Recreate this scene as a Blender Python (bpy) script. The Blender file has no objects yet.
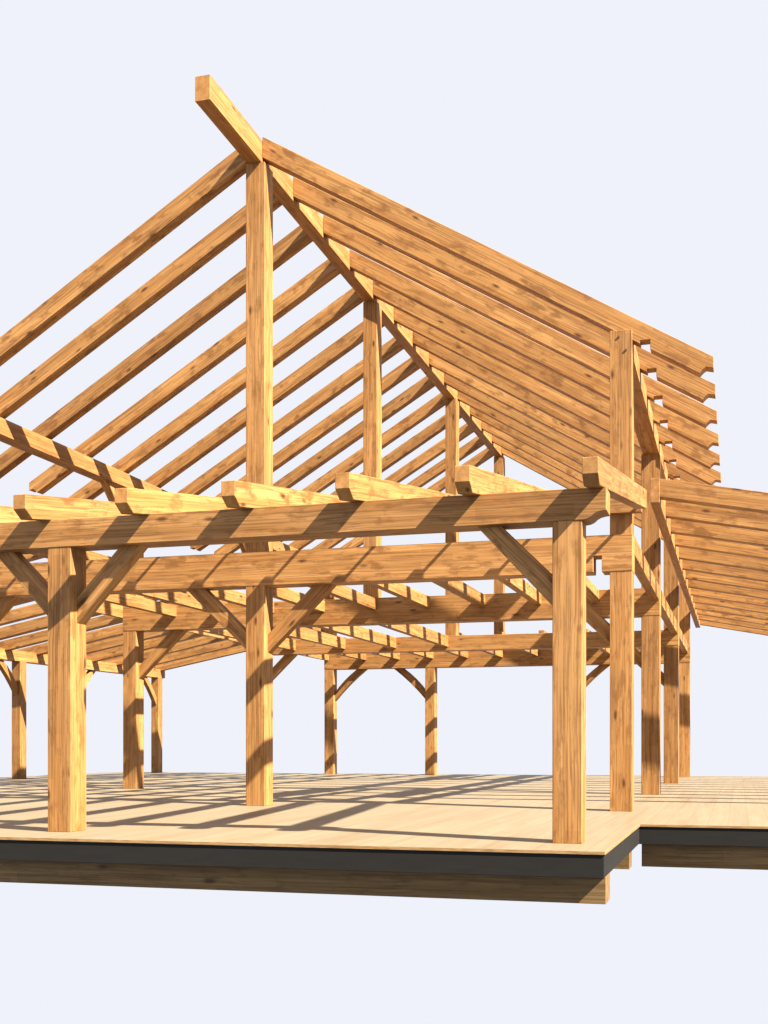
import bpy, bmesh, math, random
from mathutils import Vector, Matrix

random.seed(7)
scene = bpy.context.scene
col = scene.collection

# ------------------------------------------------------------------ dimensions (metres, deck top at z = 0)
W = 0.2                      # main posts
WP = 0.182                   # porch posts
YP = 6.378                   # front face of the porch posts
YB = [9.617, 12.98, 16.95, 20.55]          # front faces of the four main bents
XK, HW = -4.637, 3.604       # ridge line, half width of the main frame
XR, XL = XK + HW, XK - HW
TB, TT = 2.178, 2.511        # tie beams, bottom and top
PB, PT = 4.140, 4.335        # wall plates
APEX, PITCH, RD = 6.665, 0.59, 0.207       # rafter top lines, slope, plumb depth
RZB, RZT = 6.362, 6.588      # ridge beam
LSL = 0.192
SLOPE = 0.176                # porch and lean-to roofs
LX = 4.06                    # lean-to span measured from its ledger

# ------------------------------------------------------------------ materials
def new_mat(name):
    m = bpy.data.materials.new(name)
    m.use_nodes = True
    nt = m.node_tree
    nt.nodes.clear()
    out = nt.nodes.new('ShaderNodeOutputMaterial')
    b = nt.nodes.new('ShaderNodeBsdfPrincipled')
    nt.links.new(b.outputs[0], out.inputs[0])
    return m, nt, b

def N(nt, t, **kw):
    n = nt.nodes.new(t)
    for k, v in kw.items():
        setattr(n, k, v)
    return n

def math_node(nt, op, a, b=None):
    n = N(nt, 'ShaderNodeMath', operation=op)
    for i, v in enumerate((a, b)):
        if v is None: continue
        if isinstance(v, (int, float)): n.inputs[i].default_value = v
        else: nt.links.new(v, n.inputs[i])
    return n.outputs[0]

def ramp(nt, fac, stops, interp='LINEAR'):
    r = N(nt, 'ShaderNodeValToRGB')
    r.color_ramp.interpolation = interp
    e = r.color_ramp.elements
    while len(e) < len(stops): e.new(0.5)
    for el, (p, c) in zip(e, stops):
        el.position = p
        el.color = (c[0], c[1], c[2], 1) if isinstance(c, tuple) else (c, c, c, 1)
    nt.links.new(fac, r.inputs[0])
    return r.outputs[0]

def mix(nt, fac, a, b, mode='MIX'):
    n = N(nt, 'ShaderNodeMix', data_type='RGBA', blend_type=mode)
    for s, v in ((n.inputs[0], fac), (n.inputs[6], a), (n.inputs[7], b)):
        if isinstance(v, (int, float)): s.default_value = v
        elif isinstance(v, tuple): s.default_value = (*v, 1)
        else: nt.links.new(v, s)
    return n.outputs[2]

def scaled(nt, vec, s):
    m = N(nt, 'ShaderNodeVectorMath', operation='MULTIPLY')
    nt.links.new(vec, m.inputs[0]); m.inputs[1].default_value = s
    return m.outputs[0]

def noise(nt, vec, scale, detail=3, rough=0.55, dist=0.0):
    n = N(nt, 'ShaderNodeTexNoise')
    n.inputs['Scale'].default_value = scale
    n.inputs['Detail'].default_value = detail
    n.inputs['Roughness'].default_value = rough
    n.inputs['Distortion'].default_value = dist
    nt.links.new(vec, n.inputs['Vector'])
    return n.outputs[0]

def wood(name, light, mid, dark, blotch=0.5, knots=True, rough=0.6, bscale=(6.5, 19.0, 19.0), bmin=0.32):
    """timber whose grain runs along the object's own X axis"""
    m, nt, b = new_mat(name)
    tc = N(nt, 'ShaderNodeTexCoord')
    oi = N(nt, 'ShaderNodeObjectInfo')
    off = N(nt, 'ShaderNodeCombineXYZ')
    for i, k in enumerate((91.0, 53.0, 37.0)):
        nt.links.new(math_node(nt, 'MULTIPLY', oi.outputs['Random'], k), off.inputs[i])
    add = N(nt, 'ShaderNodeVectorMath', operation='ADD')
    nt.links.new(tc.outputs['Object'], add.inputs[0]); nt.links.new(off.outputs[0], add.inputs[1])
    v = add.outputs[0]
    # slow bend of the grain so the fibres wander round knots
    bend = noise(nt, scaled(nt, v, (1.3, 3.0, 3.0)), 1.0, 2)
    bendv = N(nt, 'ShaderNodeCombineXYZ')
    k = math_node(nt, 'MULTIPLY', math_node(nt, 'SUBTRACT', bend, 0.5), 0.05)
    nt.links.new(k, bendv.inputs[1]); nt.links.new(k, bendv.inputs[2])
    add2 = N(nt, 'ShaderNodeVectorMath', operation='ADD')
    nt.links.new(v, add2.inputs[0]); nt.links.new(bendv.outputs[0], add2.inputs[1])
    vb = add2.outputs[0]
    fibre = noise(nt, scaled(nt, vb, (1.3, 95.0, 95.0)), 1.0, 4, 0.6)
    band = noise(nt, scaled(nt, vb, (0.6, 17.0, 17.0)), 1.0, 3, 0.55)
    c = ramp(nt, band, [(0.32, mid), (0.66, light)])
    ns = N(nt, 'ShaderNodeSeparateXYZ'); nt.links.new(tc.outputs['Normal'], ns.inputs[0])
    side = math_node(nt, 'SUBTRACT', 1.0, math_node(nt, 'MULTIPLY', math_node(nt, 'GREATER_THAN', math_node(nt, 'ABSOLUTE', ns.outputs[0]), 0.7), 0.75))
    dk = ramp(nt, fibre, [(0.36, 1.0), (0.55, 0.0)])
    c = mix(nt, math_node(nt, 'MULTIPLY', math_node(nt, 'MULTIPLY', dk, side), 0.55), c, dark)
    # smudges of darker heartwood
    bl = noise(nt, scaled(nt, vb, bscale), 1.0, 4, 0.58)
    bvar = math_node(nt, 'ADD', bmin, math_node(nt, 'MULTIPLY', math_node(nt, 'FRACT', math_node(nt, 'MULTIPLY', oi.outputs['Random'], 7.31)), blotch))
    bf = ramp(nt, bl, [(0.53, 0.0), (0.65, 1.0)])
    c = mix(nt, math_node(nt, 'MULTIPLY', math_node(nt, 'MULTIPLY', bf, side), bvar), c, tuple(0.45*a + 0.55*d for a, d in zip(mid, dark)), 'MIX')
    # lamellas of slightly different boards glued up in length
    sep = N(nt, 'ShaderNodeSeparateXYZ'); nt.links.new(v, sep.inputs[0])
    cmb = N(nt, 'ShaderNodeCombineXYZ')
    nt.links.new(sep.outputs[0], cmb.inputs[0])
    nt.links.new(math_node(nt, 'ADD', sep.outputs[1], sep.outputs[2]), cmb.inputs[1])
    br = N(nt, 'ShaderNodeTexBrick')
    br.inputs['Color1'].default_value = (0.84, 0.82, 0.80, 1)
    br.inputs['Color2'].default_value = (1.07, 1.07, 1.06, 1)
    br.inputs['Mortar'].default_value = (0.9, 0.9, 0.9, 1)
    br.inputs['Scale'].default_value = 1.0
    br.inputs['Mortar Size'].default_value = 0.0
    br.inputs['Brick Width'].default_value = 0.62
    br.inputs['Row Height'].default_value = 0.071
    nt.links.new(cmb.outputs[0], br.inputs['Vector'])
    c = mix(nt, 0.8, c, br.outputs[0], 'MULTIPLY')
    # whole-piece tone
    tone = ramp(nt, oi.outputs['Random'], [(0.0, (0.84, 0.82, 0.80)), (0.5, (1.0, 0.98, 0.95)), (1.0, (1.10, 1.10, 1.10))])
    c = mix(nt, 1.0, c, tone, 'MULTIPLY')
    if knots:
        vo = N(nt, 'ShaderNodeTexVoronoi')
        vo.inputs['Scale'].default_value = 1.0
        nt.links.new(scaled(nt, vb, (3.0, 9.0, 9.0)), vo.inputs['Vector'])
        kf = ramp(nt, vo.outputs['Distance'], [(0.07, 1.0), (0.19, 0.0)])
        kr = N(nt, 'ShaderNodeSeparateColor'); nt.links.new(vo.outputs['Color'], kr.inputs[0])
        keep = math_node(nt, 'GREATER_THAN', kr.outputs[0], 0.52)
        c = mix(nt, math_node(nt, 'MULTIPLY', math_node(nt, 'MULTIPLY', kf, keep), 0.85), c, tuple(0.75*d for d in dark))
    nt.links.new(c, b.inputs['Base Color'])
    b.inputs['Roughness'].default_value = rough
    b.inputs['Specular IOR Level'].default_value = 0.25
    bp = N(nt, 'ShaderNodeBump')
    bp.inputs['Strength'].default_value = 0.25
    bp.inputs['Distance'].default_value = 0.004
    nt.links.new(fibre, bp.inputs['Height'])
    nt.links.new(bp.outputs[0], b.inputs['Normal'])
    return m

M_WOOD = wood('honey_timber', (0.3652, 0.1927, 0.0678), (0.2684, 0.1223, 0.0343), (0.0581, 0.0185, 0.0040))
M_RAFTER = wood('mottled_rafter_timber', (0.3916, 0.2094, 0.0739), (0.2860, 0.1302, 0.0361), (0.0581, 0.0176, 0.0035),
                blotch=0.25, bscale=(4.6, 10.5, 10.5), bmin=0.68)
M_BEAM = wood('mottled_beam_timber', (0.3784, 0.2006, 0.0713), (0.2772, 0.1276, 0.0361), (0.0581, 0.0185, 0.0040),
              blotch=0.35, bscale=(5.0, 15.0, 15.0), bmin=0.45)
M_SILL = wood('shaded_bearer_timber', (0.1892, 0.1232, 0.0510), (0.1320, 0.0792, 0.0282), (0.0528, 0.0246, 0.0070))  # timber colour darkened to carry the deck's shade on the bearers

def plywood():
    m, nt, b = new_mat('pale_plywood')
    tc = N(nt, 'ShaderNodeTexCoord')
    v = tc.outputs['Object']
    g = noise(nt, scaled(nt, v, (24.0, 1.1, 20.0)), 1.0, 4, 0.6)
    c = ramp(nt, g, [(0.3, (0.1725, 0.1329, 0.0836)), (0.7, (0.1980, 0.1628, 0.1109))])
    st = noise(nt, scaled(nt, v, (5.0, 0.3, 1.0)), 1.0, 2)
    c = mix(nt, ramp(nt, st, [(0.5, 0.0), (0.75, 0.45)]), c, (0.1320, 0.0880, 0.0440))
    br = N(nt, 'ShaderNodeTexBrick')
    br.inputs['Color1'].default_value = (0.94, 0.93, 0.92, 1)
    br.inputs['Color2'].default_value = (1.04, 1.04, 1.04, 1)
    br.inputs['Mortar'].default_value = (0.80, 0.75, 0.68, 1)
    br.inputs['Scale'].default_value = 1.0
    br.inputs['Mortar Size'].default_value = 0.0035
    br.inputs['Brick Width'].default_value = 2.4
    br.inputs['Row Height'].default_value = 0.152
    mp = N(nt, 'ShaderNodeMapping'); mp.inputs['Rotation'].default_value = (0, 0, math.radians(90))
    nt.links.new(v, mp.inputs[0]); nt.links.new(mp.outputs[0], br.inputs['Vector'])
    c = mix(nt, 0.9, c, br.outputs[0], 'MULTIPLY')
    # edge plies show only on the vertical faces of the sheet
    ge = N(nt, 'ShaderNodeNewGeometry')
    sp = N(nt, 'ShaderNodeSeparateXYZ'); nt.links.new(ge.outputs['True Normal'], sp.inputs[0])
    side = math_node(nt, 'LESS_THAN', math_node(nt, 'ABSOLUTE', sp.outputs[2]), 0.4)
    en = noise(nt, scaled(nt, v, (14.0, 14.0, 160.0)), 1.0, 3)
    ec = ramp(nt, en, [(0.35, (0.1892, 0.0986, 0.0334)), (0.65, (0.3168, 0.1980, 0.0880))])
    c = mix(nt, side, c, ec)
    nt.links.new(c, b.inputs['Base Color'])
    b.inputs['Roughness'].default_value = 0.55
    b.inputs['Specular IOR Level'].default_value = 0.3
    return m
M_PLY = plywood()

def band_mat():
    m, nt, b = new_mat('charcoal_rim')
    tc = N(nt, 'ShaderNodeTexCoord')
    g = noise(nt, scaled(nt, tc.outputs['Object'], (6, 6, 30)), 1.0, 3)
    nt.links.new(ramp(nt, g, [(0.3, (0.0150, 0.0142, 0.0136)), (0.7, (0.0172, 0.0162, 0.0155))]), b.inputs['Base Color'])
    b.inputs['Roughness'].default_value = 0.8
    b.inputs['Specular IOR Level'].default_value = 0.08
    return m
M_BAND = band_mat()

def peg_mat():
    m, nt, b = new_mat('dark_oak_peg')
    tc = N(nt, 'ShaderNodeTexCoord')
    g = noise(nt, tc.outputs['Object'], 90.0, 2)
    nt.links.new(ramp(nt, g, [(0.3, (0.05, 0.022, 0.008)), (0.7, (0.10, 0.045, 0.016))]), b.inputs['Base Color'])
    b.inputs['Roughness'].default_value = 0.7
    return m
M_PEG = peg_mat()

# ------------------------------------------------------------------ builders
WORLD = {}
def root(name, loc, label, cat):
    e = bpy.data.objects.new(name, None)
    col.objects.link(e)
    e.location = loc
    e.empty_display_size = 0.3
    e['label'] = label; e['category'] = cat
    WORLD[e.name] = Matrix.Translation(loc)
    return e

def attach(o, parent, M):
    o.parent = parent
    o.matrix_basis = WORLD[parent.name].inverted() @ M
    WORLD[o.name] = M

def prism(name, pts, origin, u, v, w, parent, mat=None, grain=0.0, bevel=0.003, label=None, tenon=None):
    """outline pts (in the u, v plane through origin) given thickness w, centred; the
    object's own X axis runs along the grain so the wood texture follows the timber"""
    u = Vector(u).normalized(); v = Vector(v).normalized()
    ca, sa = math.cos(grain), math.sin(grain)
    ex = u*ca + v*sa; ez = -u*sa + v*ca; ey = ez.cross(ex)
    cx = sum(p[0] for p in pts)/len(pts); cz = sum(p[1] for p in pts)/len(pts)
    o0 = Vector(origin) + u*cx + v*cz
    M = Matrix((( ex.x, ey.x, ez.x, o0.x), (ex.y, ey.y, ez.y, o0.y), (ex.z, ey.z, ez.z, o0.z), (0, 0, 0, 1)))
    bm = bmesh.new()
    loc = []
    for a, b in pts:
        d = Vector((a-cx, b-cz))
        loc.append((d.x*ca + d.y*sa, -d.x*sa + d.y*ca))
    front = [bm.verts.new((x, -w/2, z)) for x, z in loc]
    back = [bm.verts.new((x, w/2, z)) for x, z in loc]
    n = len(pts)
    bm.faces.new(front); bm.faces.new(back[::-1])
    for i in range(n):
        bm.faces.new((front[i], back[i], back[(i+1) % n], front[(i+1) % n]))
    bmesh.ops.recalc_face_normals(bm, faces=bm.faces)
    if bevel:
        bmesh.ops.bevel(bm, geom=[e for e in bm.edges if e.calc_length() > 0.035], offset=bevel, segments=1,
                        affect='EDGES', clamp_overlap=True)
    if tenon:                                                      # slim tongue at the end of the timber, given in world y, z
        a0, a1, b0, b1, tw = tenon
        inv = M.inverted()
        r = bmesh.ops.create_cube(bm, size=1.0)
        for vtx in r['verts']:
            p = Vector((o0.x + vtx.co.x*tw, (a0+a1)/2 + vtx.co.y*(a1-a0), (b0+b1)/2 + vtx.co.z*(b1-b0)))
            vtx.co = inv @ p
    me = bpy.data.meshes.new(name); bm.to_mesh(me); bm.free()
    me.materials.append(mat or (M_RAFTER if 'rafter' in name else M_BEAM if ('beam' in name or 'post' in name or 'plate' in name) else M_WOOD))
    o = bpy.data.objects.new(name, me); col.objects.link(o)
    attach(o, parent, M)
    if label: o['label'] = label
    return o

X_, Y_, Z_ = (1, 0, 0), (0, 1, 0), (0, 0, 1)
def rect(a0, a1, b0, b1): return [(a0, b0), (a1, b0), (a1, b1), (a0, b1)]
def upright(name, x, y, wx, wy, z0, z1, parent, **k):           # x centre, y front face
    return prism(name, rect(-wx/2, wx/2, z0, z1), (x, y+wy/2, 0), X_, Z_, wy, parent, grain=math.pi/2, **k)
def beam_x(name, x0, x1, y0, y1, z0, z1, parent, **k):
    return prism(name, rect(x0, x1, z0, z1), (0, (y0+y1)/2, 0), X_, Z_, y1-y0, parent, **k)
def beam_y(name, y0, y1, x0, x1, z0, z1, parent, **k):
    return prism(name, rect(y0, y1, z0, z1), ((x0+x1)/2, 0, 0), Y_, Z_, x1-x0, parent, **k)

def copy_part(o, shift):                                          # same mesh, moved; keeps its parent
    c = o.copy(); col.objects.link(c); c.parent = o.parent
    wob = Matrix.Rotation(math.radians(random.uniform(-0.12, 0.12)), 4, 'Y') @ Matrix.Rotation(math.radians(random.uniform(-0.10, 0.10)), 4, 'Z')
    M = Matrix.Translation(Vector(shift) + Vector((0, random.uniform(-0.006, 0.006), random.uniform(-0.003, 0.003)))) @ WORLD[o.name] @ wob
    c.matrix_basis = WORLD[o.parent.name].inverted() @ M
    WORLD[c.name] = M
    return c

def brace(post, side, px, zb, yc, d=0.66, dt=0.48, r=0.70, ri=0.49, w=0.10, axis=X_, curve=0.0):
    """knee brace from a post face (px) up to a beam bottom (zb)"""
    s = side
    o = [(0, zb-d-0.004), (0, zb-dt)]
    inner = [(s*ri*t, zb-dt+(dt)*t) for t in (0, 1)]
    pts = [(-s*0.004, zb-d), (-s*0.004, zb-dt)]
    if curve:
        for t in (0.25, 0.5, 0.75):
            b = curve*4*t*(1-t)*0.707
            pts.append((s*(ri*t - b), zb-dt+dt*t + b))
    pts += [(s*ri, zb+0.003), (s*r, zb+0.003)]
    if curve:
        for t in (0.75, 0.5, 0.25):
            b = curve*4*t*(1-t)*0.707
            pts.append((s*(r*t - b), zb-d+d*t + b))
    if axis == X_:
        org = (px, yc + 0.03, 0)
    else:
        org = (yc, px, 0)
    return prism('brace', pts, org, axis, Z_, w, post, grain=s*math.radians(45), bevel=0.004)

def peg(post, x, y, z):
    bm = bmesh.new()
    bmesh.ops.create_cone(bm, cap_ends=True, segments=14, radius1=0.012, radius2=0.0105, depth=0.016)
    me = bpy.data.meshes.new('peg'); bm.to_mesh(me); bm.free(); me.materials.append(M_PEG)
    o = bpy.data.objects.new('peg', me); col.objects.link(o)
    attach(o, post, Matrix.Translation((x, y-0.001, z)) @ Matrix.Rotation(math.radians(90), 4, 'X'))

# ================================================================== the deck
deck = root('wooden_deck', (XK, 14.0, -0.31),
            'raised platform with a pale plywood floor, charcoal rim and timber bearers under the frame', 'deck')
XD, YD, YD2, YE = -0.727, 5.957, 8.109, 21.3
XDL = 2*XK - XD
XW0, XW1 = -13.6, 4.4
outline = [(XDL, YD), (XD, YD), (XD, YD2), (XW1, YD2), (XW1, YE), (XW0, YE), (XW0, YD2), (XDL, YD2)]
def slab(name, pts, z0, z1, mat, inset=0.0):
    cx, cy = sum(p[0] for p in pts)/len(pts), 14.0
    bm = bmesh.new()
    P = [(x - XK, y - cy) for x, y in pts]
    lo = [bm.verts.new((x, y, z0)) for x, y in P]; hi = [bm.verts.new((x, y, z1)) for x, y in P]
    n = len(P)
    bm.faces.new(hi); bm.faces.new(lo[::-1])
    for i in range(n): bm.faces.new((lo[i], lo[(i+1) % n], hi[(i+1) % n], hi[i]))
    bmesh.ops.recalc_face_normals(bm, faces=bm.faces)
    bmesh.ops.bevel(bm, geom=list(bm.edges), offset=0.002, segments=1, affect='EDGES')
    me = bpy.data.meshes.new(name); bm.to_mesh(me); bm.free(); me.materials.append(mat)
    o = bpy.data.objects.new(name, me); col.objects.link(o)
    attach(o, deck, Matrix.Translation((XK, cy, 0)))
    return o
slab('plywood_floor', outline, -0.0212, 0.0, M_PLY)
i = 0.008
rim_outline = [(XDL+i, YD+i), (XD-i, YD+i), (XD-i, YD2+i), (XW1-i, YD2+i), (XW1-i, YE-i), (XW0+i, YE-i), (XW0+i, YD2+i), (XDL+i, YD2+i)]
slab('rim_band', rim_outline, -0.154, -0.0225, M_BAND)
SB, ST = -0.308, -0.1555
beam_x('bearer', XDL+0.1, -0.738, 6.075, 6.275, SB-0.008, ST, deck, mat=M_SILL)
beam_x('bearer', XDL+0.1, -0.785, 7.90, 8.08, SB-0.015, ST, deck, mat=M_SILL)
beam_x('bearer', -0.722, XW1-0.1, 8.20, 8.40, SB-0.025, ST, deck, mat=M_SILL)
beam_x('bearer', XW0+0.1, 2*XK+0.722, 8.20, 8.40, SB-0.025, ST, deck, mat=M_SILL)

# ================================================================== the timber frame
barn = root('timber_frame_barn', (XK, 14.0, 0.0),
            'honey coloured post and beam barn frame with open gable rafters, porch and lean-to roofs', 'timber frame')
T = 0.004                                                          # tie beams stand this much proud of the posts

# ---- main bents
for k, y in enumerate(YB):
    yc = y + W/2
    posts = {}
    if k == 0:
        for key, x in (('L', XL), ('R', XR)):
            posts[key] = upright('post', x, y, W, W, 0, 4.362, barn)
        for dx, dz in ((0.045, 4.175), (-0.02, 4.30)): peg(posts['R'], XR+dx, y, dz)
        posts['K'] = upright('king_post', XK, y, W, W, 0, RZB, barn, label='tall king post standing on the deck and carrying the ridge')
        # tie beam with a small notch in its underside beside the right post
        pts = [(XL-W/2-T, TB), (-1.284, TB), (-1.284, 2.325), (-1.206, 2.325), (-1.206, TB), (XR+W/2+T, TB), (XR+W/2+T, TT), (XL-W/2-T, TT)]
        prism('tie_beam', pts, (0, yc, 0), X_, Z_, W+2*T, barn, label='front tie beam with a slot cut in its underside')
        brace(posts['K'], 1, XK+W/2, TB, yc); brace(posts['K'], -1, XK-W/2, TB, yc)
    else:
        xl = XL + (0.10 if k == 1 else 0)
        rx, rw = {1: (-0.004, 0.22), 2: (0.0, 0.228), 3: (0.035, 0.2)}[k]     # hand-hewn: the right-hand posts differ a little
        for key, x, w in (('L', xl, W), ('R', XR+rx, rw)):
            posts[key] = upright('post', x, y, w, W, 0, PB, barn)
        upright('king_post', XK, y, W*0.93, W, TT if k != 2 else 2.425, RZB, barn)
        beam_x('tie_beam', xl-W/2-T, XR+rx+rw/2+T, y-T, y+W+T, TB, TT if k != 2 else 2.425, barn)
        if k == 3:
            for x, s in ((-6.06, -1), (2*XK+6.06, 1)):
                q = upright('post', x, y, W, W, 0, TB, barn)
                brace(q, s, x+s*W/2, TB, yc, curve=0.03)
    brace(posts['L'], 1, (XL if k != 1 else XL+0.10)+W/2, TB, yc, curve=0.03 if k == 3 else 0); brace(posts['R'], -1, XR-W/2, TB, yc, curve=0.03 if k == 3 else 0)
    for key, x in (('L', XL), ('R', XR)):
        if k > 0:   # knee brace under the wall plate, along the building
            brace(posts[key], -1, y, PB, x, d=0.52, dt=0.36, r=0.50, ri=0.34, w=0.09, axis=Y_) if key == 'L' else None
    if k < 3:       # girts between the posts of each long wall
        for x in (XL, XR):
            beam_y('girt', y+W-0.003, YB[k+1]+0.003, x-0.06 if x == XL else x+0.0, x if x == XL else x+W/2+0.002, 2.36, 2.535, barn)

# ---- wall plates, ridge
for x in (XL, XR):
    beam_y('wall_plate', YB[0]+W-0.003, YB[3]+W+0.02, x-0.099, x+0.099, PB, PT, barn)
beam_y('ridge_beam', 8.575, YB[3]+W+0.03, XK-0.082, XK+0.066, RZB, RZT, barn, label='ridge beam jutting out past the gable')

# ---- main rafters
def zt(x): return APEX - PITCH*abs(x-XK)
def rafter(side):
    def q(dx, z): return (XK + side*dx, z)
    dr = 0.068
    tail = -0.215 - XK
    pts = [q(dr, zt(XK+dr)), q(tail, zt(XK+tail)), q(tail, 3.955), q(tail-0.062, 3.972)]
    e0 = (tail-0.062, 3.972); e1x = tail-0.120; e1 = (e1x, zt(XK+e1x)-RD)
    for t in (0.35, 0.7):
        pts.append(q(e0[0]+(e1[0]-e0[0])*t, e0[1]+(e1[1]-e0[1])*t + 0.008*math.sin(math.pi*t)))
    pts.append(q(*e1))
    heel = -0.773 - XK
    if side > 0: pts += [q(heel, zt(XK+heel)-RD), q(heel, 4.262), q(heel-0.09, 4.262), q(heel-0.09, zt(XK+heel-0.09)-RD+0.001)]
    pts.append(q(dr, zt(XK+dr)-RD))
    if side < 0: pts = pts[::-1]
    return prism('rafter', pts, (0, 9.64+0.0625, 0), X_, Z_, 0.125, barn, grain=-side*math.atan(PITCH))
RY = [9.64] + [10.38 + 0.845*k for k in range(13)]
for side in (1, -1):
    r0 = rafter(side)
    for y in RY[1:]:
        copy_part(r0, (0, y-9.64, 0))

# ---- loft joists between the tie beams
def joists(k, xs, zb=2.352, zt=2.497):
    y0, y1 = YB[k]+W+T-0.003, YB[k+1]-T+0.003
    j = None
    for x in xs:
        if j is None:
            j = beam_y('loft_joist', y0, y1, x-0.09, x, zb, zt, barn); jx = x
        else: copy_part(j, (x-jx, 0, 0))
grid = [-4.540 + 0.72*i for i in range(-4, 5)]
joists(0, grid)
joists(1, [-4.678 - 0.91*i for i in range(4)], 2.238, 2.42)
joists(2, grid)

# ---- front porch
for x in (XK - 3.535, XK+0.091, -1.011):
    q = upright('post', x, YP, WP, WP, 0, 1.966, barn)
    if x > -8: brace(q, -1, x-WP/2, 1.966, YP+WP/2, d=0.525, dt=0.33, r=0.49, ri=0.335, w=0.10)
    if x < -2: brace(q, 1, x+WP/2, 1.966, YP+WP/2, d=0.525, dt=0.345, r=0.50, ri=0.34, w=0.10)
bz0, bz1 = 1.966, 2.157
xe = -0.772
pts = [(XDL+0.03, bz0), (-0.912, bz0), (-0.885, 1.972), (-0.865, 1.982), (-0.848, 1.998), (-0.825, 2.010), (-0.80, 2.016), (xe, 2.018), (xe, bz1), (XDL+0.03, bz1)]
prism('porch_beam', pts, (0, YP+WP/2, 0), X_, Z_, WP+2*T, barn, label='front porch beam with a shaped end on the right')
# ledger carrying the upper ends
beam_x('porch_ledger', XL-0.19, -0.842, 9.55, 9.614, 2.69, 2.885, barn)
# rafters (profile in y, z)
y0, y1 = 6.10, 9.412
zt0, zt1 = 2.268, 2.268 + SLOPE*(9.412-6.10)
dp = 0.165
pts = [(y0, zt0), (y0, zt0-0.098), (y0+0.075, zt0-dp+SLOPE*0.075), (y1, zt1-dp), (y1, zt1)]
pr0 = None
for x in [-0.785 - 0.764*i for i in range(11)]:
    if pr0 is None: pr0 = prism('porch_rafter', pts, (x-0.0475, 0, 0), Y_, Z_, 0.095, barn, grain=math.atan(SLOPE), tenon=(9.40, 9.56, 2.77, 2.795, 0.02)); px0 = x
    else: copy_part(pr0, (x-px0, 0, 0))

# ---- lean-to roofs on both long sides
LRY = [10.485 + 0.86*k for k in range(14)]
ZL = 3.215
for s in (1, -1):
    xi = XK + s*(HW+0.195); xo = XK + s*(HW+0.285); ys = 0.0 if s > 0 else -0.5
    beam_y('lean_to_ledger', 10.47, LRY[-1]+0.14+ys, min(xi, xo), max(xi, xo), 2.975, ZL, barn)
    xe = xo + s*(LX+0.45)
    xb = XK + s*(HW+0.2+LX)                    # inner face of the outer plate
    ztop = lambda x: ZL - 0.004 - LSL*abs(x-xo)
    d = 0.178
    q = [(xo-s*0.002, ztop(xo)), (xe, ztop(xe)), (xe, ztop(xe)-0.11), (xe-s*0.08, ztop(xe)-0.13), (xe-s*0.14, ztop(xe-s*0.14)-d), (xo-s*0.002, ztop(xo)-d)]
    if s < 0: q = q[::-1]
    r0 = prism('lean_to_rafter', q, (0, LRY[0]+ys+0.065, 0), X_, Z_, 0.13, barn, grain=-s*math.atan(LSL))
    for y in LRY[1:]: copy_part(r0, (0, y-LRY[0], 0))
    zp1 = ztop(xb)-d+0.03; zp0 = zp1-0.19
    beam_y('lean_to_plate', 10.3, LRY[-1]+0.2+ys, min(xb, xb+s*0.18), max(xb, xb+s*0.18), zp0, zp1, barn)
    for y in (10.5, 13.9, 16.42, 18.08, 21.08 if s < 0 else 20.5):
        p = upright('post', xb+s*0.09, y, 0.175, 0.175, 0, zp0, barn)
        if y > 11: brace(p, -1, y, zp0, xb+s*0.09, d=0.62, dt=0.45, r=0.56, ri=0.40, w=0.09, axis=Y_, curve=0.03)
        if y < 16 or 17 < y < 19: brace(p, 1, y+0.175, zp0, xb+s*0.09, d=0.62, dt=0.45, r=0.56, ri=0.40, w=0.09, axis=Y_, curve=0.03)

# ================================================================== light, world, camera
L = Vector((-1.01, 0.34, -1.0)).normalized()
sun = bpy.data.lights.new('sun', 'SUN')
sun.energy = 4.4
sun.angle = math.radians(0.7)
sun.color = (1.0, 0.90, 0.74)
so = bpy.data.objects.new('sun', sun); col.objects.link(so)
so.rotation_euler = L.to_track_quat('-Z', 'Y').to_euler()
so.location = (6, -4, 12)

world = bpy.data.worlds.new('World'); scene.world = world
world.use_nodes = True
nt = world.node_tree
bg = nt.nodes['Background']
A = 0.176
# even pale surroundings, with dimming added straight below to darken undersides and bearers
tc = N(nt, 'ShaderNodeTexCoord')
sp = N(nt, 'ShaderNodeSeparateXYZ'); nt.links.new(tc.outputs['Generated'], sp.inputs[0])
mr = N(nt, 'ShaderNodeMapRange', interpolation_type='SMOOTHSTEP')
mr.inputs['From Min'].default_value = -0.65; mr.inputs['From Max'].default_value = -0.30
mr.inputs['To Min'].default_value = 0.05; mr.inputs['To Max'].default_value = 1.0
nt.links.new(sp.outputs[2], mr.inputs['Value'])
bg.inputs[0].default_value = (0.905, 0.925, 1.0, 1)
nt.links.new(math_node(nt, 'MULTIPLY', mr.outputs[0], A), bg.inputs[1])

cam = bpy.data.cameras.new('camera')
co = bpy.data.objects.new('camera', cam); col.objects.link(co)
co.location = (0, 0, 0.5953)
co.rotation_euler = (math.radians(90), 0, 0.24693)
cam.sensor_fit = 'HORIZONTAL'
cam.sensor_width = 36
cam.lens = 36*1057.286/768
cam.shift_x = -(471.955-384)/768
cam.shift_y = (745.727-512)/768
cam.clip_start = 0.05
cam.clip_end = 500
scene.camera = co

vs = scene.view_settings
scene.display_settings.display_device = 'sRGB'
vs.view_transform = 'Standard'; vs.look = 'None'; vs.gamma = 1
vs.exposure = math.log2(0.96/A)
scene.cycles.max_bounces = 8
scene.cycles.diffuse_bounces = 2
